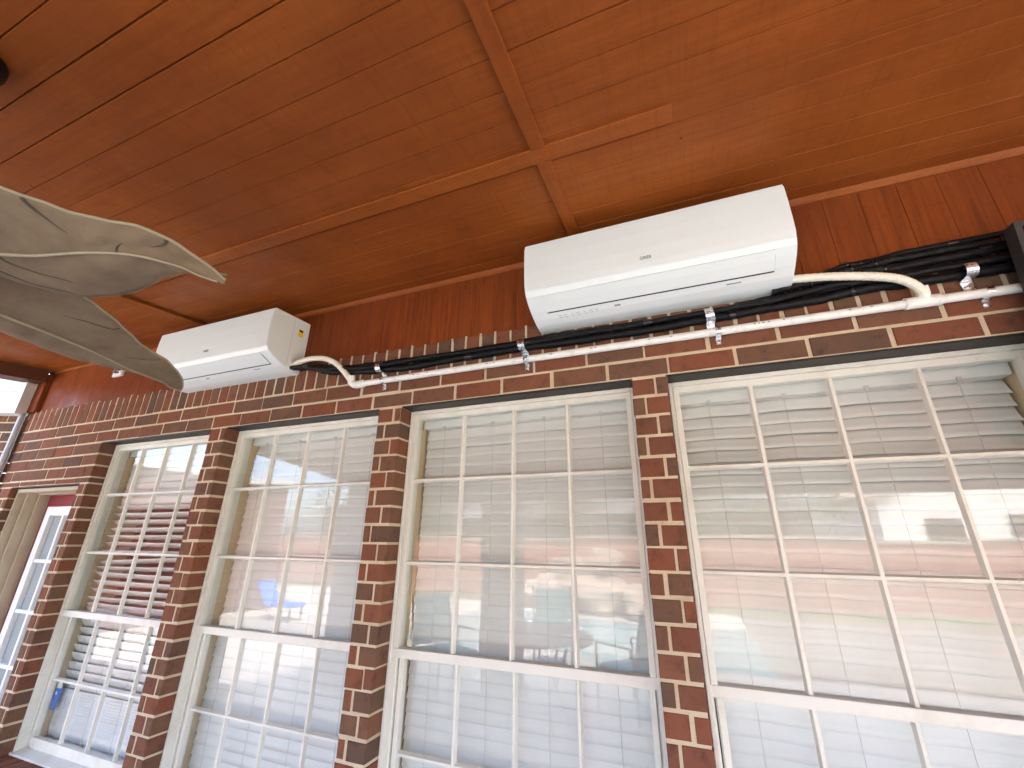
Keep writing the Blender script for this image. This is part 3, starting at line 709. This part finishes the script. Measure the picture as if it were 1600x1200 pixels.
UP = [(-1.174,'above the short left drain hose end'), (-.510,'beside the lower left corner of the large unit'), (.149,'directly under the large air conditioner'), (.809,'at the right end of the black lines')]
for (xx, t_) in UP:
    strap(xx, 0, 2.268, .0235, -.030, 2.309 if xx < .5 else 2.322, 'shiny zinc strap holding the black lines ' + t_, 'zinc straps over the black lines', .026, -.12)
LO = [(-1.158,'leftmost one, near the elbow'), (-.497,'below the corner of the large unit'), (.170,'under the middle of the large unit'), (.838,'right of the tee at the right end')]
for (xx, t_) in LO:
    strap(xx, 0, 2.212, .0142, -.021, 2.2505, 'small zinc strap on the white drain pipe, ' + t_, 'small zinc straps on the white pipe', .016, .1)

# white clip on the wood near the left end
hk = empty('wall_hook', (-3.27, .0, 2.58)); tag(hk, 'small white hook on the stained wood near the left fan blade tip', 'hook')
h_ = MB(); h_.box(-3.32, -3.22, -.004, .011, 2.560, 2.600, bev=.004); h_.build('hook_plate', M['white'], hk)
h_ = MB(); h_.tube(spline([(-3.26,-.004,2.585),(-3.25,-.03,2.575),(-3.23,-.035,2.585),(-3.225,-.028,2.60)],6), .006, 8); h_.build('hook_arm', M['grey'], hk)

# ------------------------------------------------------------------ television at the right edge
tv = empty('television', (1.36, -.1, 2.1)); tag(tv, 'black flat television mounted on the wall at the right edge', 'television')
tz0, tz1 = 1.86, 2.395; ty = lambda z: -.115 + (2.393 - z)*.14
def tbox(mb, x0, x1, z0, z1, d0, d1):
    mb.add([(x0,ty(z0)+d0,z0),(x1,ty(z0)+d0,z0),(x1,ty(z0)+d1,z0),(x0,ty(z0)+d1,z0),(x0,ty(z1)+d0,z1),(x1,ty(z1)+d0,z1),(x1,ty(z1)+d1,z1),(x0,ty(z1)+d1,z1)],
           [(0,3,2,1),(4,5,6,7),(0,1,5,4),(1,2,6,5),(2,3,7,6),(3,0,4,7)])
t_ = MB(); tbox(t_, .885, 1.925, tz0, tz1, .006, .04); tbox(t_, .885, .899, tz0, tz1, 0, .006); tbox(t_, 1.911, 1.925, tz0, tz1, 0, .006); tbox(t_, .899, 1.911, tz1-.014, tz1, 0, .006); tbox(t_, .899, 1.911, tz0, tz0+.014, 0, .006)
t_.build('bezel', M['tvframe'], tv)
t_ = MB(); tbox(t_, .8995, 1.9105, tz0+.0145, tz1-.0145, .003, .0058); t_.build('screen', M['screen'], tv)
t_ = MB(); t_.box(1.28, 1.48, -.045, -.002, 2.05, 2.2); t_.build('wall_bracket', M['steel'], tv)

# ------------------------------------------------------------------ CEILING FAN with leaf blades
HUB = Vector((-1.370, -1.270, 2.10))
fan = empty('ceiling_fan', HUB); tag(fan, 'ceiling fan with khaki palm leaf blades hanging at the left edge', 'ceiling fan')
RX, RY = -1.335, -1.285
f_ = MB(); f_.tube([(RX,RY,zc_(RY)-.002),(RX,RY,zc_(RY)-.02),(RX,RY,zc_(RY)-.05),(RX,RY,zc_(RY)-.06)], lambda t_: [.062,.062,.045,.02][round(t_*3)], 24); f_.build('canopy', M['bronze'], fan)
f_ = MB(); f_.cyl((RX,RY,zc_(RY)-.05),(RX,RY,2.19),.0135); f_.build('downrod', M['bronze'], fan)
f_ = MB(); f_.tube([(RX,RY,2.20),(RX,RY,2.185),(RX,RY,2.12),(RX,RY,2.07),(RX,RY,2.04),(RX,RY,2.03)], lambda t_: [.03,.095,.11,.11,.075,.02][round(t_*5)], 28); f_.build('motor_housing', M['bronze'], fan)
TOP1 = [(.10,-.035),(.17,-.110),(.25,-.152),(.31,-.156),(.352,-.149),(.395,-.132),(.451,-.114),(.533,-.107),(.571,-.089),(.601,-.059),(.623,-.030),(.639,-.002)]
BOT1 = [(.10,.035),(.15,.072),(.195,.096),(.240,.115),(.302,.123),(.352,.113),(.406,.094),(.460,.062),(.508,.028),(.559,.007),(.599,-.002),(.639,-.002)]
MID1 = [(.10,.000),(.17,.002),(.248,-.012),(.317,-.020),(.403,-.037),(.499,-.053),(.569,-.039),(.600,-.018),(.639,-.002)]
TOP2 = [(.10,-.04),(.15,-.13),(.215,-.165),(.274,-.156),(.347,-.141),(.42,-.118),(.500,-.094),(.590,-.085),(.694,-.046),(.735,-.018),(.762,.004)]
BOT2 = [(.10,.035),(.17,.090),(.25,.122),(.333,.131),(.391,.129),(.481,.123),(.552,.100),(.605,.062),(.658,.038),(.749,.029),(.762,.004)]
MID2 = [(.10,-.0),(.17,.018),(.246,.022),(.333,.011),(.448,.013),(.564,.013),(.679,.002),(.728,.014),(.762,.004)]
def resample(poly, n):
    sp = spline([(a, b, 0) for a, b in poly], 10); L = [0]
    for p, q in zip(sp, sp[1:]): L.append(L[-1] + (q-p).length)
    out = []
    for k in range(n+1):
        d = L[-1]*k/n; j = 0
        while j < len(L)-2 and L[j+1] < d: j += 1
        t_ = (d-L[j])/max(L[j+1]-L[j], 1e-9); out.append(sp[j].lerp(sp[j+1], t_))
    return out
def blade(ang, top, bot, mid, parent, label=None, tears=()):
    n = 92; T = resample(top, n); Bm = resample(bot, n); Md = resample(mid, n); mb = MB(); rows = 9
    ca, sa = math.cos(ang), math.sin(ang)
    def W(r_, s_, dz): return Vector((r_*ca - s_*sa, r_*sa + s_*ca, -.2*s_ + dz))
    def zprof(t_, k):                               # t_ -1 (upper edge) .. 0 (rib) .. 1 (lower edge)
        r_ = k/n
        base = .016*(abs(t_)**1.0)*(1-.4*r_) if t_ < 0 else .022*t_*t_       # halves cup upwards from the rib
        return base + .0022*math.sin(t_*9 + r_*14) * (1-abs(t_)) - .018*r_*r_ + .0016*math.sin(r_*62 - abs(t_)*7.0)*min(1, abs(t_)*4)*(1-abs(t_)*.5)
    vs = []; nrow = 2*rows+1
    for k in range(n+1):
        for j in range(-rows, rows+1):
            t_ = j/rows; p = Md[k].lerp(T[k], -t_) if t_ < 0 else Md[k].lerp(Bm[k], t_)
            vs.append(W(p.x, p.y, zprof(t_, k)))
    fs = [(k*nrow+j, k*nrow+j+1, (k+1)*nrow+j+1, (k+1)*nrow+j) for k in range(n) for j in range(nrow-1)]
    m0 = len(vs); vs2 = vs + [v + Vector((0,0,.005)) for v in vs]
    fs2 = fs + [tuple(m0+i_ for i_ in f[::-1]) for f in fs]
    for k in range(n):
        a = k*nrow; b = (k+1)*nrow; fs2.append((a, b, m0+b, m0+a)); a += nrow-1; b += nrow-1; fs2.append((b, a, m0+a, m0+b))
    fs2.append(tuple(range(nrow)) + tuple(m0+q for q in range(nrow-1, -1, -1)))
    mb.add([v + HUB for v in vs2], fs2, 0, .5, True)
    o = mb.build('blade', M['leaf'], parent)
    if label: o['label'] = label
    rb = MB(); rb.tube([W(p.x, p.y, zprof(0, k)-.001) + HUB for k, p in enumerate(Md)][:n-1], lambda t_: .0042*(1-.55*t_), 8); rb.build('midrib', M['leafedge'], o)
    rm = MB()
    rm.tube([W(p.x, p.y, zprof(-1, k)+.002) + HUB for k, p in enumerate(T)], lambda t_: .0028, 7)
    rm.tube([W(p.x, p.y, zprof(1, k)+.002) + HUB for k, p in enumerate(Bm)], lambda t_: .0022, 7); rm.build('rim', M['leafedge'], o)
    if tears:
        for (k, t0, t1_, dk, wd) in tears:
            pts = []
            for q in range(9):
                f = q/8; t_ = t0 + (t1_-t0)*f; kk = min(max(k + dk*f*f, 0), n); k0 = int(kk); k1 = min(k0+1, n); fr_ = kk-k0
                md = Md[k0].lerp(Md[k1], fr_); e = (T[k0].lerp(T[k1], fr_) if t_ < 0 else Bm[k0].lerp(Bm[k1], fr_))
                p = md.lerp(e, abs(t_)); pts.append(W(p.x, p.y, zprof(t_, kk)-.0002) + HUB)
            tr = MB(); tr.tube(pts, lambda q: wd*(1-q)**.7 + .0004, 6)
            tr.build('crease', M['leaftear'], o)
    br = MB(); br.tube([HUB + Vector((.09*ca,.09*sa,-.01)), HUB + Vector((.14*ca,.14*sa,-.012)), HUB + W(.19, .0, -.006)], .011, 8); br.build('blade_arm', M['bronze'], o)
    return o
A1 = R(30.29); A2 = R(106.6)
blade(A1, TOP1, BOT1, MID1, fan, 'broad curled leaf blade with dark tears near its upper edge', [(46,-.98,-.45,5,.0030),(76,-.95,-.35,-4,.0026),(62,-.02,-.35,3,.0018),(24,.05,.55,14,.002),(18,.5,.95,18,.0018)])
blade(A2, TOP2, BOT2, MID2, fan, 'narrow looking leaf blade pointing at the wall', [(44,-.95,-.5,-14,.0022),(66,-.9,-.4,-8,.0013)])
for q in (2, 3, 4): blade(A1 + R(76.3) + (q-1)*R(70.9), TOP2, BOT2, MID2, fan)

exec_env = True
# ------------------------------------------------------------------ OUTSIDE: what the panes mirror
def ground_mat(name, c, c2, s1=4, s2=60, rough=.85):
    m = mat(name, c, rough, 0, .3); k = NT(m); v = k.coord()
    cc = k.mix(c, c2, k.ramp(k.noise(v, s1, 4, .6), [(.4, g3(0)), (.7, g3(.8))]))
    k.col(cc); k.nor(k.bump(k.noise(v, s2, 3), .2, .004)); return m
M['patio'] = ground_mat('pale concrete patio', (.45,.425,.375), (.38,.355,.31))
M['lawn'] = ground_mat('dry lawn', (.12,.14,.05), (.20,.17,.08), 1.2, 90)
M['rock'] = ground_mat('tan boulder', (.42,.33,.25), (.25,.19,.15), 3, 18)
M['leaves'] = ground_mat('tree leaves', (.06,.085,.03), (.10,.12,.05), 3, 30, .6)
M['bark'] = ground_mat('tree bark', (.10,.075,.055), (.06,.045,.035), 8, 40)
M['teal'] = mat('teal sling fabric', (.10,.38,.40), .7)
M['iron'] = mat('bronze iron furniture', (.10,.075,.055), .5, .4)
def water_mat():
    m = mat('pool water', (.20,.36,.37), .08); k = NT(m); k.nor(k.bump(k.noise(k.coord(), 5, 3), .15, .03)); return m
M['water'] = water_mat()
def fence_mat(rot, f=1.0):
    m = mat('garden brick', (.3,.1,.07), .9, 0, .2); k = NT(m)
    b = k.n('ShaderNodeTexBrick'); b.inputs['Color1'].default_value = (.36*f,.115*f,.075*f,1); b.inputs['Color2'].default_value = (.25*f,.085*f,.06*f,1); b.inputs['Mortar'].default_value = (.42*f,.33*f,.25*f,1)
    b.inputs['Scale'].default_value = 1.0; b.inputs['Brick Width'].default_value = .2; b.inputs['Row Height'].default_value = .0677; b.inputs['Mortar Size'].default_value = .008
    k.l(k.coord((1,1,1), rot), b.inputs['Vector']); k.col(b.outputs['Color']); return m
M['fence'] = fence_mat((R(90),0,0)); M['fenceside'] = fence_mat((R(90),0,R(90)), .55)  # side wall copy: darker brick colour stands in for weaker light
g_ = MB(); g_.add([(-150,-200,-.02),(150,-200,-.02),(150,60,-.02),(-150,60,-.02)], [(0,1,2,3)]); tag(g_.build('lawn', M['lawn']), kind='structure')
g_ = MB()
for x0, x1, y0, y1 in ((-14,9,-5.6,-2.6), (-4.8,9,-2.6,0.0), (-14,-5.4,-11.2,-5.6), (-5.4,.9,-11.2,-9.2)): g_.box(x0, x1, y0, y1, -.12, 0.0)
tag(g_.build('patio', M['patio']), kind='structure')
g_ = MB(); g_.add([(-5.4,-9.2,-.015),(.9,-9.2,-.015),(.9,-5.6,-.015),(-5.4,-5.6,-.015)], [(0,1,2,3)]); tag(g_.build('pool_water', M['water']), kind='structure')
g_ = MB(); g_.box(-14, -4.8, -2.6, 0.0, -.12, -.008); tag(g_.build('dimming_bed', ground_mat('dull brown bed', (.085,.06,.042), (.13,.095,.07), 5, 70)), kind='structure')  # unseen bed added to keep bright deck reflections out of the left window
g_ = MB(); g_.box(.9, 9, -11.2, -5.6, -.12, -.008); tag(g_.build('deck_dimmer', ground_mat('dull deck dimmer', (.22,.19,.16), (.15,.13,.11), 3, 120)), kind='structure')  # added dull ground over the unseen deck, dims its mirror image at right
fn = empty('garden_wall', (-4,-12.7,0)); tag(fn, 'low red brick garden wall seen reflected in the window panes', 'wall')
g_ = MB(); g_.box(-22, 14, -12.85, -12.6, 0, 1.66); g_.build('wall', M['fence'], fn)
g_ = MB(); g_.box(-22, 14, -12.9, -12.55, 1.663, 1.74, bev=.01); g_.build('coping', M['rock'], fn)
sw = empty('side_wall', (-9.8,-3,0)); tag(sw, 'tall red brick side wall mirrored in the two left windows', 'wall')
g_ = MB(); g_.box(-10.2, -9.9, -7.2, 1.0, 0, 2.9); g_.build('wall', M['fenceside'], sw)
g_ = MB(); g_.box(-10.3, -9.8, -7.3, 1.0, 2.903, 3.05, bev=.02); g_.build('coping', M['fascia'], sw)
def boulder(x, y, z, s, label, sd_):
    bm = bmesh.new(); bmesh.ops.create_icosphere(bm, subdivisions=3, radius=1)
    for v in bm.verts:
        n1 = noise.noise(v.co*1.3 + Vector((sd_*7.1,0,0))); n2 = noise.noise(v.co*3.1 + Vector((0,sd_*5.3,0)))
        v.co = v.co*(1 + .35*n1 + .15*n2); v.co = Vector((v.co.x*s[0], v.co.y*s[1], v.co.z*s[2])) + Vector((x,y,z))
    mb = MB(); mb.addbm(bm); tag(mb.build('boulder', M['rock']), label, 'boulder', 'boulders of the pool waterfall mirrored in the panes')
for k, (x, y, z, s, l) in enumerate([(-4.6,-9.8,.25,(.7,.5,.4),'wide low tan boulder at the left foot of the mirrored waterfall'), (-3.4,-9.9,.35,(.7,.55,.5),'tan boulder left of centre in the mirrored rock pile'),
        (-2.3,-9.9,.4,(.75,.6,.55),'largest tan boulder in the middle of the mirrored rock pile'), (-1.2,-9.8,.3,(.6,.5,.45),'tan boulder at the right foot of the mirrored waterfall'),
        (-3.0,-10.1,.95,(.6,.5,.35),'flat tan boulder stacked on the left half of the mirrored pile'), (-2.1,-10.1,1.15,(.5,.45,.3),'topmost small tan boulder of the mirrored pile')]):
    boulder(x, y, z, s, l, k+1)
def tree(x, y, h, r, label, sd_):
    rnd = random.Random(sd_); root = empty('leafy_tree', (x,y,0)); tag(root, label, 'tree', 'trees mirrored above the garden wall')
    t_ = MB(); t_.tube([(x,y,-.05),(x+.1,y,h*.3),(x+.05,y+.1,h*.6)], lambda q: .16*(1-.6*q), 10)
    for a in range(5):
        an = a*1.26+rnd.random(); t_.tube([(x+.07,y,h*.4),(x+.5*r*math.cos(an),y+.5*r*math.sin(an),h*.6),(x+.8*r*math.cos(an),y+.8*r*math.sin(an),h*.72)], lambda q: .07*(1-.7*q), 7)
    t_.build('trunk', M['bark'], root)
    c = MB(); cl = []
    for q in range(16):
        d = Vector((rnd.gauss(0,1), rnd.gauss(0,1), rnd.gauss(0,1))).normalized(); cl.append((Vector((x,y,h*.68)) + Vector((d.x*r*.75, d.y*r*.75, d.z*h*.26)), rnd.uniform(.3,.5)*r))
    for q in range(2600):
        ctr, rr = rnd.choice(cl); d = Vector((rnd.gauss(0,1), rnd.gauss(0,1), rnd.gauss(0,.8))).normalized()*rr*rnd.random()**.4; p = ctr + d
        e1 = Vector((rnd.gauss(0,1), rnd.gauss(0,1), rnd.gauss(0,1))).normalized()*.09; e2 = e1.cross(Vector((rnd.gauss(0,1),rnd.gauss(0,1),rnd.gauss(0,1)))).normalized()*.05
        c.add([p-e1, p+e2, p+e1, p-e2], [(0,1,2,3)])
    c.build('crown', M['leaves'], root)
for k, (x, y, h, r, l) in enumerate([(-16,-17,4.6,2.2,'leafy tree mirrored at the far left window'), (-9.5,-16,4.0,2.1,'leafy tree mirrored behind the left end of the garden wall'), (-5.0,-17,4.4,2.2,'leafy tree mirrored above the rock pile'),
                                    (-.5,-16.5,3.8,2.0,'leafy tree mirrored right of the rock pile'), (3.2,-17.5,4.2,2.0,'leafy tree mirrored beside the white house')]): tree(x, y, h, r, l, k+3)
nh = empty('white_house', (11,-22,0)); tag(nh, 'white gabled neighbour house mirrored in the right edge window', 'house')
g_ = MB(); g_.box(7, 16, -28, -20, 0, 3.4); g_.add([(7,-20,3.4),(16,-20,3.4),(11.5,-20,6.2),(7,-28,3.4),(16,-28,3.4),(11.5,-28,6.2)], [(0,1,2),(5,4,3)]); g_.build('wall', M['fascia'], nh)
g_ = MB(); g_.add([(6.6,-19.6,3.2),(11.5,-19.6,6.3),(11.5,-28.4,6.3),(6.6,-28.4,3.2),(16.4,-19.6,3.2),(16.4,-28.4,3.2),(6.6,-19.6,3.35),(11.5,-19.6,6.45),(11.5,-28.4,6.45),(6.6,-28.4,3.35),(16.4,-19.6,3.35),(16.4,-28.4,3.35)],
                  [(0,1,2,3),(1,4,5,2),(6,9,8,7),(7,8,11,10),(0,6,7,1),(1,7,10,4)]); g_.build('roof', M['rock'], nh)
for xx in (8.3, 11.0, 13.7):
    g_ = MB(); g_.box(xx, xx+1.1, -19.97, -19.9, 1.1, 2.6); g_.build('window', M['screen'], nh)
# patio furniture
tb = empty('patio_table', (-1.55,-3.0,0)); tag(tb, 'round bronze patio table mirrored in the lower panes', 'table')
g_ = MB(); g_.tube([(-1.55,-3.0,.70),(-1.55,-3.0,.715),(-1.55,-3.0,.73)], .55, 32); g_.build('tabletop', M['iron'], tb)
g_ = MB(); g_.tube([(-1.55+.3*math.cos(a*.314),-3.0+.3*math.sin(a*.314),.12) for a in range(21)], .014, 8, cap=False); g_.build('base_ring', M['iron'], tb)
for a in range(4):
    an = a*1.571+.4; g_ = MB(); g_.tube([(-1.55+.42*math.cos(an),-3.0+.42*math.sin(an),.70),(-1.55+.26*math.cos(an),-3.0+.26*math.sin(an),.3),(-1.55+.40*math.cos(an),-3.0+.40*math.sin(an),0)], .014, 8); g_.build('leg', M['iron'], tb)
def chair(x, y, rz, label):
    root = empty('patio_chair', (x,y,0)); tag(root, label, 'chair', 'teal patio chairs mirrored in the panes')
    mt = Matrix.Translation((x,y,0)) @ Matrix.Rotation(rz, 4, 'Z'); mi = lambda p: mt @ Vector(p)
    def bx(name, m, x0,x1,y0,y1,z0,z1,lean=0):
        mb = MB(); q = [(x0,y0,z0),(x1,y0,z0),(x1,y1,z0),(x0,y1,z0),(x0,y0-lean,z1),(x1,y0-lean,z1),(x1,y1-lean,z1),(x0,y1-lean,z1)]
        mb.add([mi(p) for p in q], [(0,3,2,1),(4,5,6,7),(0,1,5,4),(1,2,6,5),(2,3,7,6),(3,0,4,7)]); mb.build(name, m, root)
    bx('seat', M['teal'], -.24,.24,-.24,.24,.40,.45); bx('backrest', M['teal'], -.23,.23,-.27,-.235,.47,.98,.12)
    for sx in (-.26,.26):
        mb = MB(); mb.tube([mi((sx,.25,0)),mi((sx,.25,.63)),mi((sx,-.2,.65)),mi((sx,-.27,.47)),mi((sx,-.28,0))], .015, 8); mb.build('side_frame', M['iron'], root)
        mb = MB(); mb.tube([mi((sx,-.24,.45)),mi((sx,-.40,1.0))], .014, 8); mb.build('back_frame', M['iron'], root)
chair(-.72, -3.55, R(125), 'teal patio chair mirrored beside the third brick pier'); chair(-2.75, -3.35, R(-60), 'teal patio chair mirrored left of the round table'); chair(-1.9, -4.9, R(170), 'teal patio chair mirrored between table and pool')
lg = empty('pool_lounger', (-8.2,-6.0,0)); tag(lg, 'pool lounger with bright blue cushions mirrored in the second window', 'lounger')
def P_(x, y, z): return (-8.2 + x*.62, -6.0 + y*.62, z*.85)
g_ = MB(); g_.box(-8.6,-7.8,-6.2,-5.8,.25,.33,bev=.03); g_.build('seat_cushion', M['blue'], lg)
g_ = MB(); g_.add([P_(*p) for p in [(-.75,-.32,.36),(-.65,-.32,.32),(-1.1,-.32,.85),(-1.2,-.32,.8),(-.75,.32,.36),(-.65,.32,.32),(-1.1,.32,.85),(-1.2,.32,.8)]], [(0,1,2,3),(7,6,5,4),(0,4,5,1),(1,5,6,2),(2,6,7,3),(3,7,4,0)]); g_.build('back_cushion', M['blue'], lg)
for xx, yy in ((-8.55,-6.15),(-8.55,-5.85),(-7.85,-6.15),(-7.85,-5.85)):
    g_ = MB(); g_.tube([(xx,yy,0),(xx,yy,.26)], .02, 8); g_.build('leg', M['iron'], lg)
# long low neighbour house behind the garden wall
gh = empty('grey_house', (-7,-20,0)); tag(gh, 'long grey stone neighbour house mirrored above the red garden wall', 'house')
def stone_mat():
    m = mat('grey limestone', (.42,.41,.39), .9); k = NT(m); v = k.coord((1,1,1.8)); vo = k.n('ShaderNodeTexVoronoi'); vo.inputs['Scale'].default_value = 3.0; k.l(v, vo.inputs['Vector'])
    k.col(k.mix((.46,.45,.43), (.22,.21,.20), k.ramp(vo.outputs['Distance'], [(.2, g3(0)), (.6, g3(1))]))); return m
M['stone'] = stone_mat(); M['shingle'] = ground_mat('grey roof shingles', (.16,.155,.15), (.10,.10,.10), 6, 40)
g_ = MB(); g_.box(-19, 4.5, -27, -18.5, 0, 2.75); g_.build('wall', M['stone'], gh)
g_ = MB(); q = [(-19.4,-18.0,2.7),(4.9,-18.0,2.7),(1.5,-22.7,4.15),(-16,-22.7,4.15),(-19.4,-27.4,2.7),(4.9,-27.4,2.7)]
g_.add(q, [(0,1,2,3),(1,5,2),(5,4,3,2),(4,0,3),(0,4,5,1)]); g_.build('roof', M['shingle'], gh)
for xx in (-14, -9.6, -5.4, -1.2, 2.0):
    g_ = MB(); g_.box(xx, xx+1.3, -18.5, -18.44, .9, 2.3); wn_ = g_.build('window', M['fascia'], gh)
    g_ = MB(); g_.box(xx+.08, xx+1.22, -18.44, -18.43, .98, 2.22); g_.build('pane', M['screen'], wn_)
